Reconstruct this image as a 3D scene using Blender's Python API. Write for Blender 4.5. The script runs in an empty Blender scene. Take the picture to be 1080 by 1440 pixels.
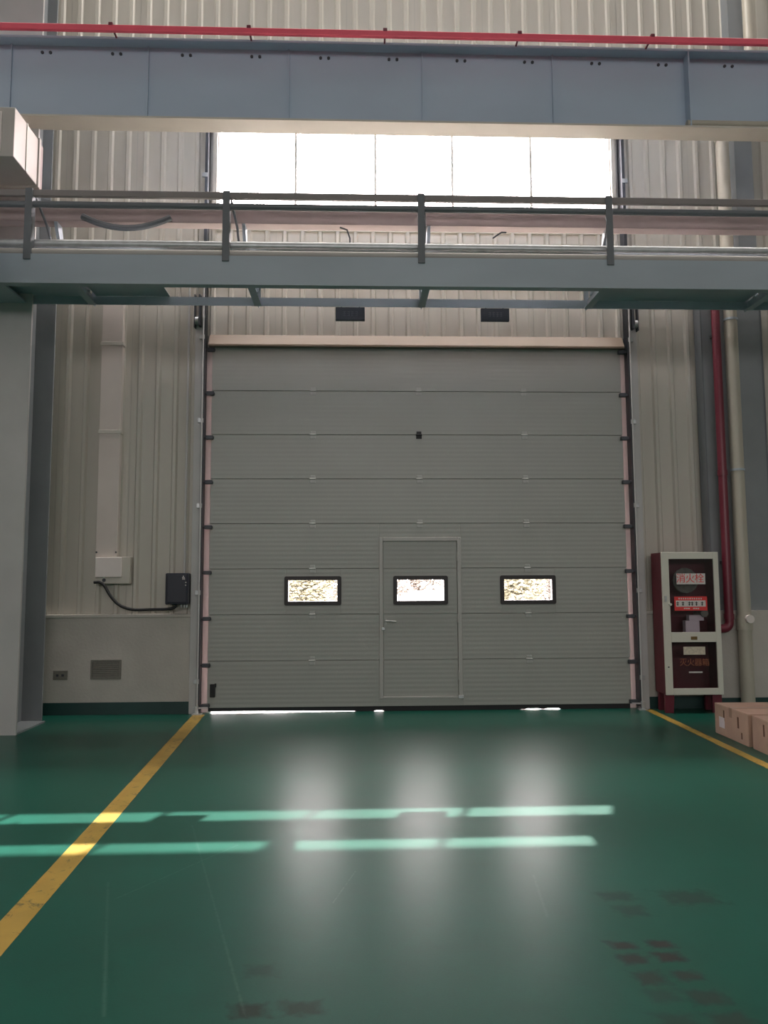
import bpy, bmesh, math, random
from mathutils import Vector, Matrix
random.seed(7)
scene = bpy.context.scene
C = scene.collection

# ------------------------------------------------------------------ camera
PITCH, YAW, ROLL = 0.09170, 0.03690, -0.004827
CAM = Vector((-0.7127, -8.5237, 1.3944))
F = 1080.0
fw = Vector((math.sin(YAW)*math.cos(PITCH), math.cos(YAW)*math.cos(PITCH), math.sin(PITCH)))
r0 = fw.cross(Vector((0, 0, 1))).normalized(); u0 = r0.cross(fw)
RT = r0*math.cos(ROLL) + u0*math.sin(ROLL)
UP = -r0*math.sin(ROLL) + u0*math.cos(ROLL)
cd = bpy.data.cameras.new('camera'); cam = bpy.data.objects.new('camera', cd); C.objects.link(cam)
cd.sensor_fit = 'HORIZONTAL'; cd.sensor_width = 36.0; cd.lens = 36.0*F/1080.0
cd.clip_end = 500
cam.matrix_world = Matrix(((RT.x, UP.x, -fw.x, CAM.x), (RT.y, UP.y, -fw.y, CAM.y), (RT.z, UP.z, -fw.z, CAM.z), (0, 0, 0, 1)))
scene.camera = cam

def at(x, y, Y=None, Z=None):
    """photo pixel -> the point of the plane Y (or height Z) that it shows, for measuring real sizes"""
    d = fw*F + RT*(x-540) + UP*(720-y)
    t = (Y-CAM.y)/d.y if Y is not None else (Z-CAM.z)/d.z
    return CAM + d*t

# ------------------------------------------------------------------ light
vs = scene.view_settings
vs.view_transform = 'Standard'; vs.look = 'None'; vs.gamma = 1.0; vs.use_curve_mapping = False
vs.exposure = 0.0
w = bpy.data.worlds.new('hazy_sky'); scene.world = w; w.use_nodes = True
bg = w.node_tree.nodes['Background']
bg.inputs[0].default_value = (1.0, 0.865, 0.885, 1); bg.inputs[1].default_value = 38.0
def lamp(name, kind, loc, direction, energy, color=(1, 1, 1), **kw):
    l = bpy.data.lights.new(name, kind); l.energy = energy; l.color = color
    for k, v in kw.items(): setattr(l, k, v)
    o = bpy.data.objects.new(name, l); C.objects.link(o); o.location = loc
    o.rotation_euler = Vector(direction).to_track_quat('-Z', 'Y').to_euler()
    return o
SUN = Vector((-0.37, -1.0, -1.50))
lamp('sun', 'SUN', (0, 20, 30), SUN, 20.0, (1.0, 0.97, 0.92), angle=0.0093)
# added fill lights, unseen: one at the far end wall, three under the roof
lamp('end_wall_fill_light', 'AREA', (0, -25.5, 6.0), (0, 1, -0.12), 850, (1.0, 0.955, 0.93), shape='RECTANGLE', size=20, size_y=3)
for i, x in enumerate((-8, 0, 8)):
    lamp('roof_light_strip_%d' % i, 'AREA', (x, -14.5, 12.8), (0, 0, -1), 110, (1.0, 0.965, 0.94), shape='RECTANGLE', size=1.6, size_y=16)

lamp('roof_light_strip_wall', 'AREA', (0, -0.62, 12.8), (0, 0, -1), 1150, (1.0, 0.95, 0.89), shape='RECTANGLE', size=18, size_y=.9)  # added unseen fill to brighten the siding behind the beam

# ------------------------------------------------------------------ materials
def s2l(r, g, b):
    f = lambda c: (c/255/12.92) if c/255 <= .04045 else ((c/255+.055)/1.055)**2.4
    return (f(r), f(g), f(b))
def mat(name, col, rough=0.5, metal=0.0, vary=0.10, scale=3.0, bump=0.0, bscale=60.0, spec=0.5, stretch=(1, 1, 1)):
    m = bpy.data.materials.new(name); m.use_nodes = True
    nt = m.node_tree; N = nt.nodes; L = nt.links; b = N['Principled BSDF']
    tc = N.new('ShaderNodeTexCoord'); mp = N.new('ShaderNodeMapping'); mp.inputs['Scale'].default_value = stretch
    L.new(tc.outputs['Object'], mp.inputs[0])
    n = N.new('ShaderNodeTexNoise'); n.inputs['Scale'].default_value = scale; n.inputs['Detail'].default_value = 6
    L.new(mp.outputs[0], n.inputs[0])
    r = N.new('ShaderNodeMapRange'); r.inputs[1].default_value = .25; r.inputs[2].default_value = .75
    r.inputs[3].default_value = 1-vary; r.inputs[4].default_value = 1+vary
    L.new(n.outputs[0], r.inputs[0])
    mx = N.new('ShaderNodeVectorMath'); mx.operation = 'SCALE'; mx.inputs[0].default_value = col
    L.new(r.outputs[0], mx.inputs['Scale']); L.new(mx.outputs[0], b.inputs['Base Color'])
    b.inputs['Roughness'].default_value = rough; b.inputs['Metallic'].default_value = metal
    b.inputs['Specular IOR Level'].default_value = spec
    if bump:
        n2 = N.new('ShaderNodeTexNoise'); n2.inputs['Scale'].default_value = bscale; n2.inputs['Detail'].default_value = 4
        L.new(mp.outputs[0], n2.inputs[0])
        bp = N.new('ShaderNodeBump'); bp.inputs['Strength'].default_value = bump; bp.inputs['Distance'].default_value = .01
        L.new(n2.outputs[0], bp.inputs['Height']); L.new(bp.outputs[0], b.inputs['Normal'])
    return m
M = {}
M['siding'] = mat('painted_steel_siding', (.55, .515, .455), .42, vary=.08, scale=1.2, stretch=(3, 1, .35))
M['plaster'] = mat('painted_plaster', (.50, .465, .425), .75, vary=.10, scale=2.2, bump=.25, bscale=35)
M['core'] = mat('wall_core', (.40, .39, .36), .8)
M['roof'] = mat('roof_sheet', (.42, .42, .41), .7)
M['green_base'] = mat('dark_green_skirting_paint', (.012, .045, .042), .45, vary=.2)
M['beam'] = mat('grey_blue_beam_paint', (.44, .53, .65), .45, vary=.07, scale=1.5, stretch=(.5, 1, 1))
M['rack'] = mat('grey_rack_paint', (.40, .45, .505), .45, vary=.10, scale=2, stretch=(.4, 1, 1))
M['rackdark'] = mat('dark_grey_post_paint', (.15, .16, .175), .45, vary=.1)
M['toprail'] = mat('dusty_brown_grey_rail', (.25, .22, .215), .5, vary=.12)
M['trunk'] = mat('pale_pinkish_trunking', (.66, .585, .54), .45, vary=.05)
M['flange'] = mat('lit_beige_flange_paint', (.60, .56, .50), .5, vary=.06)
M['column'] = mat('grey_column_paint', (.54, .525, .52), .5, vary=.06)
M['columnb'] = mat('blue_grey_column_paint', (.235, .25, .262), .5, vary=.07)  # also the left column's channel, its shade put into the colour
M['galv'] = mat('galvanised_steel', (.50, .51, .52), .38, metal=.75, vary=.14, scale=14)
M['darksteel'] = mat('dark_steel', (.055, .06, .07), .45, metal=.4, vary=.2, scale=9)
M['hinge'] = mat('dull_hinge_steel', (.44, .44, .42), .45, metal=.2, vary=.12, scale=30)
M['jamb'] = mat('jamb_strip_pale', (.80, .72, .69), .35, metal=0.0, vary=.08)
M['red'] = mat('red_rail_plastic', (.92, .11, .17), .4, vary=.08)
M['redpipe'] = mat('red_pipe_paint', (.17, .024, .042), .35, vary=.12)
M['pvc'] = mat('beige_pipe_plastic', (.47, .43, .36), .42, vary=.06)
M['duct'] = mat('white_duct_sheet', (.50, .46, .43), .45, vary=.06)
M['tray'] = mat('rosy_grey_tray', (.40, .315, .305), .5, vary=.12)
M['black'] = mat('black_rubber', (.012, .012, .014), .6, vary=.2)
M['frame_black'] = mat('black_window_frame', (.018, .013, .014), .45, vary=.2)
M['navy'] = mat('dark_navy_plastic', (.016, .018, .032), .4, vary=.15)
M['signface'] = mat('dark_slate_sign_face', (.022, .030, .045), .5, vary=.15)
M['signmark'] = mat('dim_grey_print', (.06, .068, .085), .5, vary=.1)
M['alu'] = mat('cream_aluminium', (.72, .69, .61), .4, metal=0.0, vary=.05)
M['cabred'] = mat('dark_red_cabinet', (.13, .018, .028), .45, vary=.15)
M['paper'] = mat('white_paper', (.85, .78, .82), .8, vary=.04)
M['cream'] = mat('cream_plate', (.72, .62, .50), .6, vary=.18, scale=60)
M['redprint'] = mat('red_print', (.80, .05, .05), .5, vary=.06)
M['whiteprint'] = mat('white_print', (.74, .68, .66), .6, vary=.08, scale=30)
M['blackprint'] = mat('black_print', (.015, .015, .015), .6)
M['orangeprint'] = mat('dull_orange_print', (.34, .11, .055), .6, vary=.2, scale=40)
M['hose'] = mat('hose_canvas', (.22, .24, .20), .8, vary=.25, scale=25)
M['carton'] = mat('brown_cardboard', (.52, .355, .275), .85, vary=.10, scale=6, bump=.1, bscale=20)
M['cartonprint'] = mat('carton_print', (.15, .075, .045), .85)
M['tape'] = mat('packing_tape', (.33, .20, .13), .35)
M['panelgrey'] = mat('grey_wall_plate', (.19, .18, .155), .6, vary=.10, scale=40)
M['peach'] = mat('peach_lintel_strip', (.29, .215, .16), .45, vary=.06, stretch=(.3, 1, 1))
M['brass'] = mat('brown_stamp', (.18, .11, .03), .5)
M['yard'] = mat('pale_concrete_yard', (.30, .29, .27), .9, vary=.10)
M['bark'] = mat('bark', (.10, .075, .055), .9, vary=.2)
M['leafa'] = mat('olive_leaves', (.215, .21, .175), .7, vary=.3, scale=2)
M['leafb'] = mat('yellow_leaves', (.245, .235, .165), .7, vary=.3, scale=2)
M['leafc'] = mat('russet_leaves', (.245, .22, .195), .7, vary=.3, scale=2)
M['white'] = mat('white_vehicle_paint', (.55, .56, .57), .35, vary=.03)
M['tyre'] = mat('tyre_rubber', (.02, .02, .02), .8)

def glass(name, tint=(1, 1, 1), rough=0.0, mixv=0.12):
    m = bpy.data.materials.new(name); m.use_nodes = True
    nt = m.node_tree; N = nt.nodes; L = nt.links
    N.remove(N['Principled BSDF'])
    t = N.new('ShaderNodeBsdfTransparent'); t.inputs[0].default_value = (*tint, 1)
    g = N.new('ShaderNodeBsdfGlossy'); g.inputs[1].default_value = rough
    mx = N.new('ShaderNodeMixShader'); lw = N.new('ShaderNodeLayerWeight'); po = N.new('ShaderNodeMath'); po.operation = 'POWER'; po.inputs[1].default_value = 4.0
    fr = N.new('ShaderNodeMath'); fr.operation = 'MULTIPLY_ADD'; fr.inputs[1].default_value = .6; fr.inputs[2].default_value = .03
    L.new(lw.outputs['Facing'], po.inputs[0]); L.new(po.outputs[0], fr.inputs[0])
    L.new(fr.outputs[0], mx.inputs[0]); L.new(t.outputs[0], mx.inputs[1]); L.new(g.outputs[0], mx.inputs[2])
    L.new(mx.outputs[0], N['Material Output'].inputs[0])
    return m
M['glass'] = glass('clear_glass', (.93, .94, .93))
M['cabglass'] = glass('cabinet_glass', (.90, .88, .90))

def seal_mat():
    m = bpy.data.materials.new('white_rubber_side_seal'); m.use_nodes = True
    nt = m.node_tree; N = nt.nodes; L = nt.links; N.remove(N['Principled BSDF'])
    d = N.new('ShaderNodeBsdfDiffuse'); d.inputs[0].default_value = (.50, .46, .45, 1)
    t = N.new('ShaderNodeBsdfTranslucent'); t.inputs[0].default_value = (.10, .086, .084, 1)
    a = N.new('ShaderNodeAddShader'); L.new(d.outputs[0], a.inputs[0]); L.new(t.outputs[0], a.inputs[1]); L.new(a.outputs[0], N['Material Output'].inputs[0])
    return m
M['sideseal'] = seal_mat()
M['wicket'] = mat('wicket_frame_aluminium', (.47, .455, .43), .38, vary=.05)

# sectional door paint with fine pressed lines
def door_mat():
    m = mat('door_panel_paint', (.385, .385, .358), .40, vary=.05, scale=1.1, stretch=(.5, 1, 1.5))
    nt = m.node_tree; N = nt.nodes; L = nt.links; b = N['Principled BSDF']
    ge = N.new('ShaderNodeNewGeometry'); sp = N.new('ShaderNodeSeparateXYZ'); L.new(ge.outputs['Position'], sp.inputs[0])
    mu = N.new('ShaderNodeMath'); mu.operation = 'MULTIPLY'; mu.inputs[1].default_value = 2*math.pi/0.05; L.new(sp.outputs['Z'], mu.inputs[0])
    si = N.new('ShaderNodeMath'); si.operation = 'SINE'; L.new(mu.outputs[0], si.inputs[0])
    bp = N.new('ShaderNodeBump'); bp.inputs['Strength'].default_value = .085; bp.inputs['Distance'].default_value = .003
    L.new(si.outputs[0], bp.inputs['Height']); L.new(bp.outputs[0], b.inputs['Normal'])
    return m
M['door'] = door_mat()

# green epoxy floor: colour, scuffs, scratches and tyre prints, gloss
TYRE = []   # (x, y, half x, half y, strength)
for (px, py, hx, hy, s) in ((876, 1329, .045, .030, .85), (929, 1328, .045, .030, .9), (889, 1348, .045, .038, .8), (941, 1346, .05, .034, .9), (914, 1375, .045, .042, .65), (967, 1372, .045, .034, .7),
        (868, 1260, .07, .045, .45), (890, 1281, .06, .05, .4), (970, 1262, .11, .07, .45), (932, 1400, .05, .04, .35), (993, 1402, .06, .045, .55), (955, 1436, .06, .04, .4), (1028, 1434, .06, .04, .5),
        (350, 1421, .055, .04, .7), (425, 1418, .06, .04, .55), (365, 1365, .05, .04, .3)):
    p = at(px, py, Z=0.0); TYRE.append((p.x, p.y, hx, hy, s))
SCR = []    # scratches: start, end, half width, strength
for (a, b, hw, s) in (((270, 1160), (345, 1430), .010, .13), ((160, 1265), (335, 1188), .008, .18), ((152, 1240), (146, 1430), .012, .13), ((500, 1225), (468, 1270), .006, .2), ((655, 1290), (690, 1440), .02, -.25), ((750, 1230), (770, 1290), .012, .08)):
    p, q = at(*a, Z=0.0), at(*b, Z=0.0); SCR.append((p.x, p.y, q.x, q.y, hw, s))
def floor_mat():
    m = bpy.data.materials.new('green_epoxy_floor'); m.use_nodes = True
    nt = m.node_tree; N = nt.nodes; L = nt.links; b = N['Principled BSDF']
    ge = N.new('ShaderNodeNewGeometry'); sp = N.new('ShaderNodeSeparateXYZ'); L.new(ge.outputs['Position'], sp.inputs[0])
    X, Y = sp.outputs['X'], sp.outputs['Y']
    def ma(op, a, bb=None, c=None, clamp=False):
        n = N.new('ShaderNodeMath'); n.operation = op; n.use_clamp = clamp
        for i, v in enumerate((a, bb, c)):
            if v is None: continue
            if isinstance(v, (int, float)): n.inputs[i].default_value = v
            else: L.new(v, n.inputs[i])
        return n.outputs[0]
    def noise(sc, det, rough=.6, dis=0.0):
        n = N.new('ShaderNodeTexNoise'); n.inputs['Scale'].default_value = sc; n.inputs['Detail'].default_value = det
        n.inputs['Roughness'].default_value = rough; n.inputs['Distortion'].default_value = dis
        L.new(ge.outputs['Position'], n.inputs[0]); return n.outputs[0]
    big, mid, fine = noise(.8, 5), noise(5, 8, .7, .6), noise(90, 3)
    wob = ma('MULTIPLY', ma('SUBTRACT', noise(22, 6), .5), 2.0)
    tot = None
    for (cx, cy, hx, hy, s) in TYRE:
        dx = ma('DIVIDE', ma('SUBTRACT', X, cx), hx); dy = ma('DIVIDE', ma('SUBTRACT', Y, cy), hy)
        d = ma('MAXIMUM', ma('ABSOLUTE', ma('ADD', dx, ma('MULTIPLY', dy, .18))), ma('ABSOLUTE', dy))
        d = ma('ADD', d, wob)
        v = ma('MULTIPLY', ma('SMOOTH_MIN', ma('MULTIPLY', ma('SUBTRACT', 1.38, d), 1.25, clamp=True), 1.0, .1, clamp=True), s)
        tot = v if tot is None else ma('MAXIMUM', tot, v)
    sc = None
    for (ax, ay, bx, by, hw, s) in SCR:
        ln = math.hypot(bx-ax, by-ay); ux, uy = (bx-ax)/ln, (by-ay)/ln
        rx, ry = ma('SUBTRACT', X, ax), ma('SUBTRACT', Y, ay)
        t = ma('ADD', ma('MULTIPLY', rx, ux), ma('MULTIPLY', ry, uy))
        dd = ma('ABSOLUTE', ma('ADD', ma('MULTIPLY', rx, -uy), ma('MULTIPLY', ry, ux)))
        dd = ma('ADD', dd, ma('MULTIPLY', ma('ABSOLUTE', wob), .02))
        on = ma('MULTIPLY', ma('GREATER_THAN', t, 0.0), ma('LESS_THAN', t, ln))
        v = ma('MULTIPLY', ma('MULTIPLY', on, ma('SUBTRACT', 1.0, ma('DIVIDE', dd, hw), clamp=True)), s)
        sc = v if sc is None else ma('ADD', sc, v)
    ramp = N.new('ShaderNodeMix'); ramp.data_type = 'RGBA'
    ramp.inputs[6].default_value = (.002, .058, .039, 1); ramp.inputs[7].default_value = (.003, .088, .060, 1)
    f = ma('ADD', ma('ADD', ma('MULTIPLY', big, .45), ma('MULTIPLY', mid, .3)), ma('MULTIPLY', noise(160, 2), .25)); L.new(ma('MULTIPLY', ma('SUBTRACT', f, .36), 3.6, clamp=True), ramp.inputs[0])
    m2 = N.new('ShaderNodeMix'); m2.data_type = 'RGBA'; L.new(ramp.outputs[2], m2.inputs[6]); m2.inputs[7].default_value = (.034, .026, .026, 1)
    L.new(ma('MULTIPLY', tot, 1.0, clamp=True), m2.inputs[0])
    m3 = N.new('ShaderNodeMix'); m3.data_type = 'RGBA'; L.new(m2.outputs[2], m3.inputs[6]); m3.inputs[7].default_value = (.22, .34, .29, 1)
    L.new(ma('MAXIMUM', sc, 0.0, clamp=True), m3.inputs[0])
    L.new(m3.outputs[2], b.inputs['Base Color'])
    L.new(ma('ADD', ma('ADD', .52, ma('MULTIPLY', ma('SUBTRACT', mid, .5), .05)), ma('MULTIPLY', tot, .10)), b.inputs['Roughness'])
    b.inputs['Specular IOR Level'].default_value = .12
    L.new(ma('SUBTRACT', 1.0, ma('MULTIPLY', tot, .75)), b.inputs['Coat Weight']); b.inputs['Coat IOR'].default_value = 1.22
    L.new(ma('ADD', .33, ma('MULTIPLY', ma('SUBTRACT', mid, .5), .035)), b.inputs['Coat Roughness'])
    bp = N.new('ShaderNodeBump'); bp.inputs['Strength'].default_value = .10; bp.inputs['Distance'].default_value = .004
    L.new(ma('ADD', fine, ma('MULTIPLY', mid, .5)), bp.inputs['Height']); L.new(bp.outputs[0], b.inputs['Normal'])
    return m
M['floor'] = floor_mat()
def line_mat():
    m = mat('worn_yellow_line', (.38, .245, .048), .45, vary=.16, scale=5, spec=.4)
    nt = m.node_tree; N = nt.nodes; L = nt.links; b = N['Principled BSDF']
    src = b.inputs['Base Color'].links[0].from_socket
    n = N.new('ShaderNodeTexNoise'); n.inputs['Scale'].default_value = 9; n.inputs['Detail'].default_value = 9; n.inputs['Roughness'].default_value = .75; n.inputs['Distortion'].default_value = 1.5
    ge = N.new('ShaderNodeNewGeometry'); L.new(ge.outputs['Position'], n.inputs[0])
    r = N.new('ShaderNodeMapRange'); r.inputs[1].default_value = .555; r.inputs[2].default_value = .64; L.new(n.outputs[0], r.inputs[0])
    mx = N.new('ShaderNodeMix'); mx.data_type = 'RGBA'; L.new(r.outputs[0], mx.inputs[0]); L.new(src, mx.inputs[6]); mx.inputs[7].default_value = (.05, .06, .035, 1)
    L.new(mx.outputs[2], b.inputs['Base Color'])
    return m
M['yellow'] = line_mat()

# ------------------------------------------------------------------ mesh helpers
class MB:
    def __init__(s): s.bm = bmesh.new()
    def box(s, x0, x1, y0, y1, z0, z1, bev=0.0):
        r = bmesh.ops.create_cube(s.bm, size=1.0)
        bmesh.ops.scale(s.bm, verts=r['verts'], vec=(x1-x0, y1-y0, z1-z0))
        bmesh.ops.translate(s.bm, verts=r['verts'], vec=((x0+x1)/2, (y0+y1)/2, (z0+z1)/2))
        if bev:
            es = list({e for v in r['verts'] for e in v.link_edges})
            bmesh.ops.bevel(s.bm, geom=es, offset=bev, segments=2, affect='EDGES', profile=.5)
        return s
    def cyl(s, a, b, r, seg=16, r2=None):
        a, b = Vector(a), Vector(b); d = b-a
        q = d.to_track_quat('Z', 'Y').to_matrix().to_4x4()
        bmesh.ops.create_cone(s.bm, cap_ends=True, segments=seg, radius1=r, radius2=r if r2 is None else r2, depth=d.length, matrix=Matrix.Translation((a+b)/2) @ q)
        return s
    def tube(s, pts, r, seg=12):
        pts = [Vector(p) for p in pts]; rings = []
        t = (pts[1]-pts[0]).normalized(); n = t.orthogonal().normalized()
        for i, p in enumerate(pts):
            t2 = ((pts[min(i+1, len(pts)-1)]-p).normalized() + (p-pts[max(i-1, 0)]).normalized()).normalized()
            n = (n - t2*n.dot(t2)).normalized(); bn = t2.cross(n)
            rings.append([s.bm.verts.new(p + (n*math.cos(a)+bn*math.sin(a))*r) for a in [2*math.pi*k/seg for k in range(seg)]])
        for A, B in zip(rings, rings[1:]):
            for k in range(seg): s.bm.faces.new((A[k], A[(k+1) % seg], B[(k+1) % seg], B[k]))
        s.bm.faces.new(rings[0][::-1]); s.bm.faces.new(rings[-1])
        return s
    def prism(s, poly, axis, a, b):
        """extrude a polygon of (u, v) along axis 'X' (u=y, v=z), 'Y' (u=x, v=z) or 'Z' (u=x, v=y)"""
        f = {'X': lambda u, v, t: (t, u, v), 'Y': lambda u, v, t: (u, t, v), 'Z': lambda u, v, t: (u, v, t)}[axis]
        A = [s.bm.verts.new(f(u, v, a)) for u, v in poly]; B = [s.bm.verts.new(f(u, v, b)) for u, v in poly]
        n = len(poly)
        for k in range(n): s.bm.faces.new((A[k], A[(k+1) % n], B[(k+1) % n], B[k]))
        s.bm.faces.new(A[::-1]); s.bm.faces.new(B)
        return s
    def mesh(s, name, m, smooth=False):
        bmesh.ops.recalc_face_normals(s.bm, faces=s.bm.faces[:])
        me = bpy.data.meshes.new(name); s.bm.to_mesh(me); s.bm.free(); me.materials.append(M[m])
        if smooth:
            for p in me.polygons: p.use_smooth = True
            me.set_sharp_from_angle(angle=math.radians(40))
        return me
    def build(s, name, m, parent=None, smooth=False):
        return link(name, s.mesh(name, m, smooth), parent)
def link(name, me, parent=None, loc=None, rot=None):
    o = bpy.data.objects.new(name, me); C.objects.link(o)
    if parent is not None: o.parent = parent
    if loc is not None: o.location = loc
    if rot is not None: o.rotation_euler = rot
    return o
def tag(o, label, cat=None, group=None, kind=None):
    o['label'] = label
    if cat: o['category'] = cat
    if group: o['group'] = group
    if kind: o['kind'] = kind
    return o
def empty(name, label=None, cat=None, group=None, kind=None, loc=(0, 0, 0)):
    o = bpy.data.objects.new(name, None); C.objects.link(o); o.location = loc; o.empty_display_size = .1
    if label: tag(o, label, cat, group, kind)
    return o
def copy_tree(o, parent=None):
    c = o.copy(); C.objects.link(c); c.parent = parent
    for ch in list(o.children): copy_tree(ch, c)
    return c
def text_part(name, body, size, loc, m, parent, depth=.0015, sx=1.0):
    cu = bpy.data.curves.new(name, 'FONT'); cu.body = body; cu.size = size; cu.align_x = 'CENTER'; cu.align_y = 'CENTER'; cu.extrude = depth/2
    t = bpy.data.objects.new('tmp_text', cu); C.objects.link(t)
    dg = bpy.context.evaluated_depsgraph_get()
    me = bpy.data.meshes.new_from_object(t.evaluated_get(dg)); bpy.data.objects.remove(t); bpy.data.curves.remove(cu)
    me.materials.clear(); me.materials.append(M[m])
    o = link(name, me, parent, loc, (math.pi/2, 0, 0)); o.scale = (sx, 1, 1)
    return o

# ------------------------------------------------------------------ the hall
HX0, HX1, HY0, HZ = -12.0, 12.0, -26.0, 13.0
DW, DT = 2.325, 4.05           # door half width, door top
o = MB().box(HX0-.2, HX1+.2, HY0-.2, .25, -.2, 0).build('floor', 'floor'); tag(o, 'glossy green epoxy floor with tyre prints and scratches', kind='structure')
o = MB().box(HX0-.2, HX1+.2, HY0-.2, .25, HZ, HZ+.15).build('ceiling', 'roof'); tag(o, 'plain grey metal roof of the hall', kind='structure')
o = MB().box(HX0-.2, HX0, HY0, .25, 0, HZ).build('wall_left', 'core'); tag(o, 'left side wall of the hall outside the view', kind='structure')
o = MB().box(HX1, HX1+.2, HY0, .25, 0, HZ).build('wall_right', 'core'); tag(o, 'right side wall of the hall outside the view', kind='structure')
o = MB().box(HX0-.2, HX1+.2, HY0-.2, HY0, 0, HZ).build('wall_front', 'core'); tag(o, 'far end wall of the hall behind the viewer', kind='structure')

# the end wall with the door: core, siding sheets, low plinth
WX, WZ0, WZ1 = 2.31, 5.49, 6.68     # strip window opening
wb = empty('wall_back', 'end wall of ribbed beige metal siding above a plastered plinth', kind='structure')
core = MB()
for (a, b, c, d) in ((HX0, -2.385, 0, HZ), (2.385, HX1, 0, HZ), (-2.385, 2.385, 4.0, WZ0), (-2.385, 2.385, WZ1+.16, HZ), (-2.385, -2.30, WZ0, WZ1+.16), (2.30, 2.385, WZ0, WZ1+.16)):
    core.box(a, b, .075, .20, c, d)
core.build('wall_core', 'core', wb)
def sheet(x0, x1, z0, z1, yb=.062, yc=.034, pitch=.2):
    """one ribbed sheet: trapezoid ribs every 20 cm, crest towards the hall"""
    prof = [(x0, yb)]; n = round((x1-x0)/pitch); p = (x1-x0)/n
    for k in range(n):
        c = x0 + (k+.5)*p
        prof += [(c-.034, yb), (c-.016, yc), (c+.016, yc), (c+.034, yb)]
    prof.append((x1, yb)); m = MB()
    front = [(m.bm.verts.new((x, y, z0)), m.bm.verts.new((x, y, z1))) for x, y in prof]
    back = [(m.bm.verts.new((x, y+.004, z0)), m.bm.verts.new((x, y+.004, z1))) for x, y in prof]
    for i in range(len(prof)-1):
        m.bm.faces.new((front[i][0], front[i+1][0], front[i+1][1], front[i][1]))
        m.bm.faces.new((back[i+1][0], back[i][0], back[i][1], back[i+1][1]))
        m.bm.faces.new((front[i][1], front[i+1][1], back[i+1][1], back[i][1]))
        m.bm.faces.new((front[i+1][0], front[i][0], back[i][0], back[i+1][0]))
    return m
for i in range(6):
    x1 = -2.44 - .8*i
    for (z0, z1) in ((1.06, 5.2), (5.2, HZ)): sheet(x1-.796, x1, z0, z1, yb=.062 if z0 < 5 else .058).build('siding_sheet', 'siding', wb)
    x0 = 2.44 + .8*i
    for (z0, z1) in ((1.06, 5.2), (5.2, HZ)): sheet(x0, x0+.796, z0, z1, yb=.062 if z0 < 5 else .058).build('siding_sheet', 'siding', wb)
for i in range(6):
    x0 = -2.44 + i*(4.88/6)
    sheet(x0, x0+4.88/6-.003, 4.20, WZ0-.02).build('siding_sheet', 'siding', wb)
    sheet(x0, x0+4.88/6-.003, WZ1+.02, HZ).build('siding_sheet', 'siding', wb)
MB().box(-7.5, -2.49, -.03, .07, .13, 1.03).build('plinth', 'plaster', wb)
MB().box(-7.5, -2.49, -.045, .07, 1.03, 1.065, .006).build('plinth_ledge', 'plaster', wb)
MB().box(2.49, 7.5, -.03, .07, .13, 1.03).build('plinth', 'plaster', wb)
MB().box(2.49, 7.5, -.045, .07, 1.03, 1.065, .006).build('plinth_ledge', 'plaster', wb)
o = MB().box(-7.5, -2.49, -.04, .07, 0, .13).build('baseboard_left', 'green_base'); tag(o, 'dark green skirting under the left plastered plinth', kind='structure')
o = MB().box(2.49, 7.5, -.04, .07, 0, .13).build('baseboard_right', 'green_base'); tag(o, 'dark green skirting behind the fire cabinet', kind='structure')

# strip window above the door
w1 = empty('window_1', 'long bright strip window of five panes above the door', kind='structure')
fr = MB()
fr.box(-WX-.05, WX+.05, .03, .14, WZ0-.05, WZ0+.0); fr.box(-WX-.05, WX+.05, .03, .118, WZ1, WZ1+.05)
fr.box(-WX-.05, -WX, .03, .14, WZ0, WZ1); fr.box(WX, WX+.05, .03, .14, WZ0, WZ1)
fr.build('window_frame', 'siding', w1)
MUL = (-1.411, -.477, .432, 1.365)
for x in MUL: MB().box(x-.015, x+.015, .095, .13, WZ0, WZ1).build('mullion', 'siding', w1)
ed = (-WX,)+MUL+(WX,)
for a, b in zip(ed, ed[1:]): MB().box(a+.021, b-.021, .108, .112, WZ0+.002, WZ1-.002).build('pane', 'glass', w1)

# lintel strip over the door
o = MB().prism([(-.06, 4.05), (-.06, 4.07), (.02, 4.20), (.07, 4.20), (.07, 4.05)], 'X', -2.36, 2.36).build('trim_1', 'peach'); tag(o, 'peach-tinted lintel strip along the top of the big door', kind='structure')

# ------------------------------------------------------------------ the sectional door
d1 = empty('door_1', 'big grey overhead door of eight sections with three small windows and a wicket door', kind='structure')
WXL, WXR, WZB, WZT = -.455, .455, .135, 1.895            # wicket frame outside
WINS = [(-1.499, -.873), (-.299, .306), (.889, 1.512)]; VZ0, VZ1 = 1.150, 1.468
def slab(m, x0, x1, z0, z1):
    if x1-x0 > .01 and z1-z0 > .005: m.box(x0, x1, 0, .05, z0, z1, .0025)
G = .003
for k in range(8):
    z0, z1 = .05+.5*k+G, .55+.5*k-G
    m = MB()
    if z0 >= WZT: slab(m, -DW, DW, z0, z1); m.box(-DW+.01, DW-.01, .02, .045, z1-.01, z1+2*G+.01)
    else:
        zt = min(z1, WZT)
        for (a, b, win) in ((-DW, WXL, WINS[0]), (WXR, DW, WINS[2])):
            if z0 < VZ0 < z1:
                slab(m, a, win[0]+.01, z0, z1); slab(m, win[1]-.01, b, z0, z1)
                m.box(win[0]+.01, win[1]-.01, 0, .05, z0, VZ0+.01); m.box(win[0]+.01, win[1]-.01, 0, .05, VZ1-.01, z1)
            else: slab(m, a, b, z0, z1)
            m.box(max(a-.012, -DW+.01), min(b+.012, DW-.01), .02, .045, z1-.01, z1+2*G+.01)
        if z1 > WZT: slab(m, WXL, WXR, WZT, z1); m.box(WXL, WXR, .02, .045, z1-.01, z1+2*G+.01)
        if z0 < WZB: slab(m, WXL, WXR, z0, WZB)
    m.build('door_section', 'door', d1)
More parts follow.
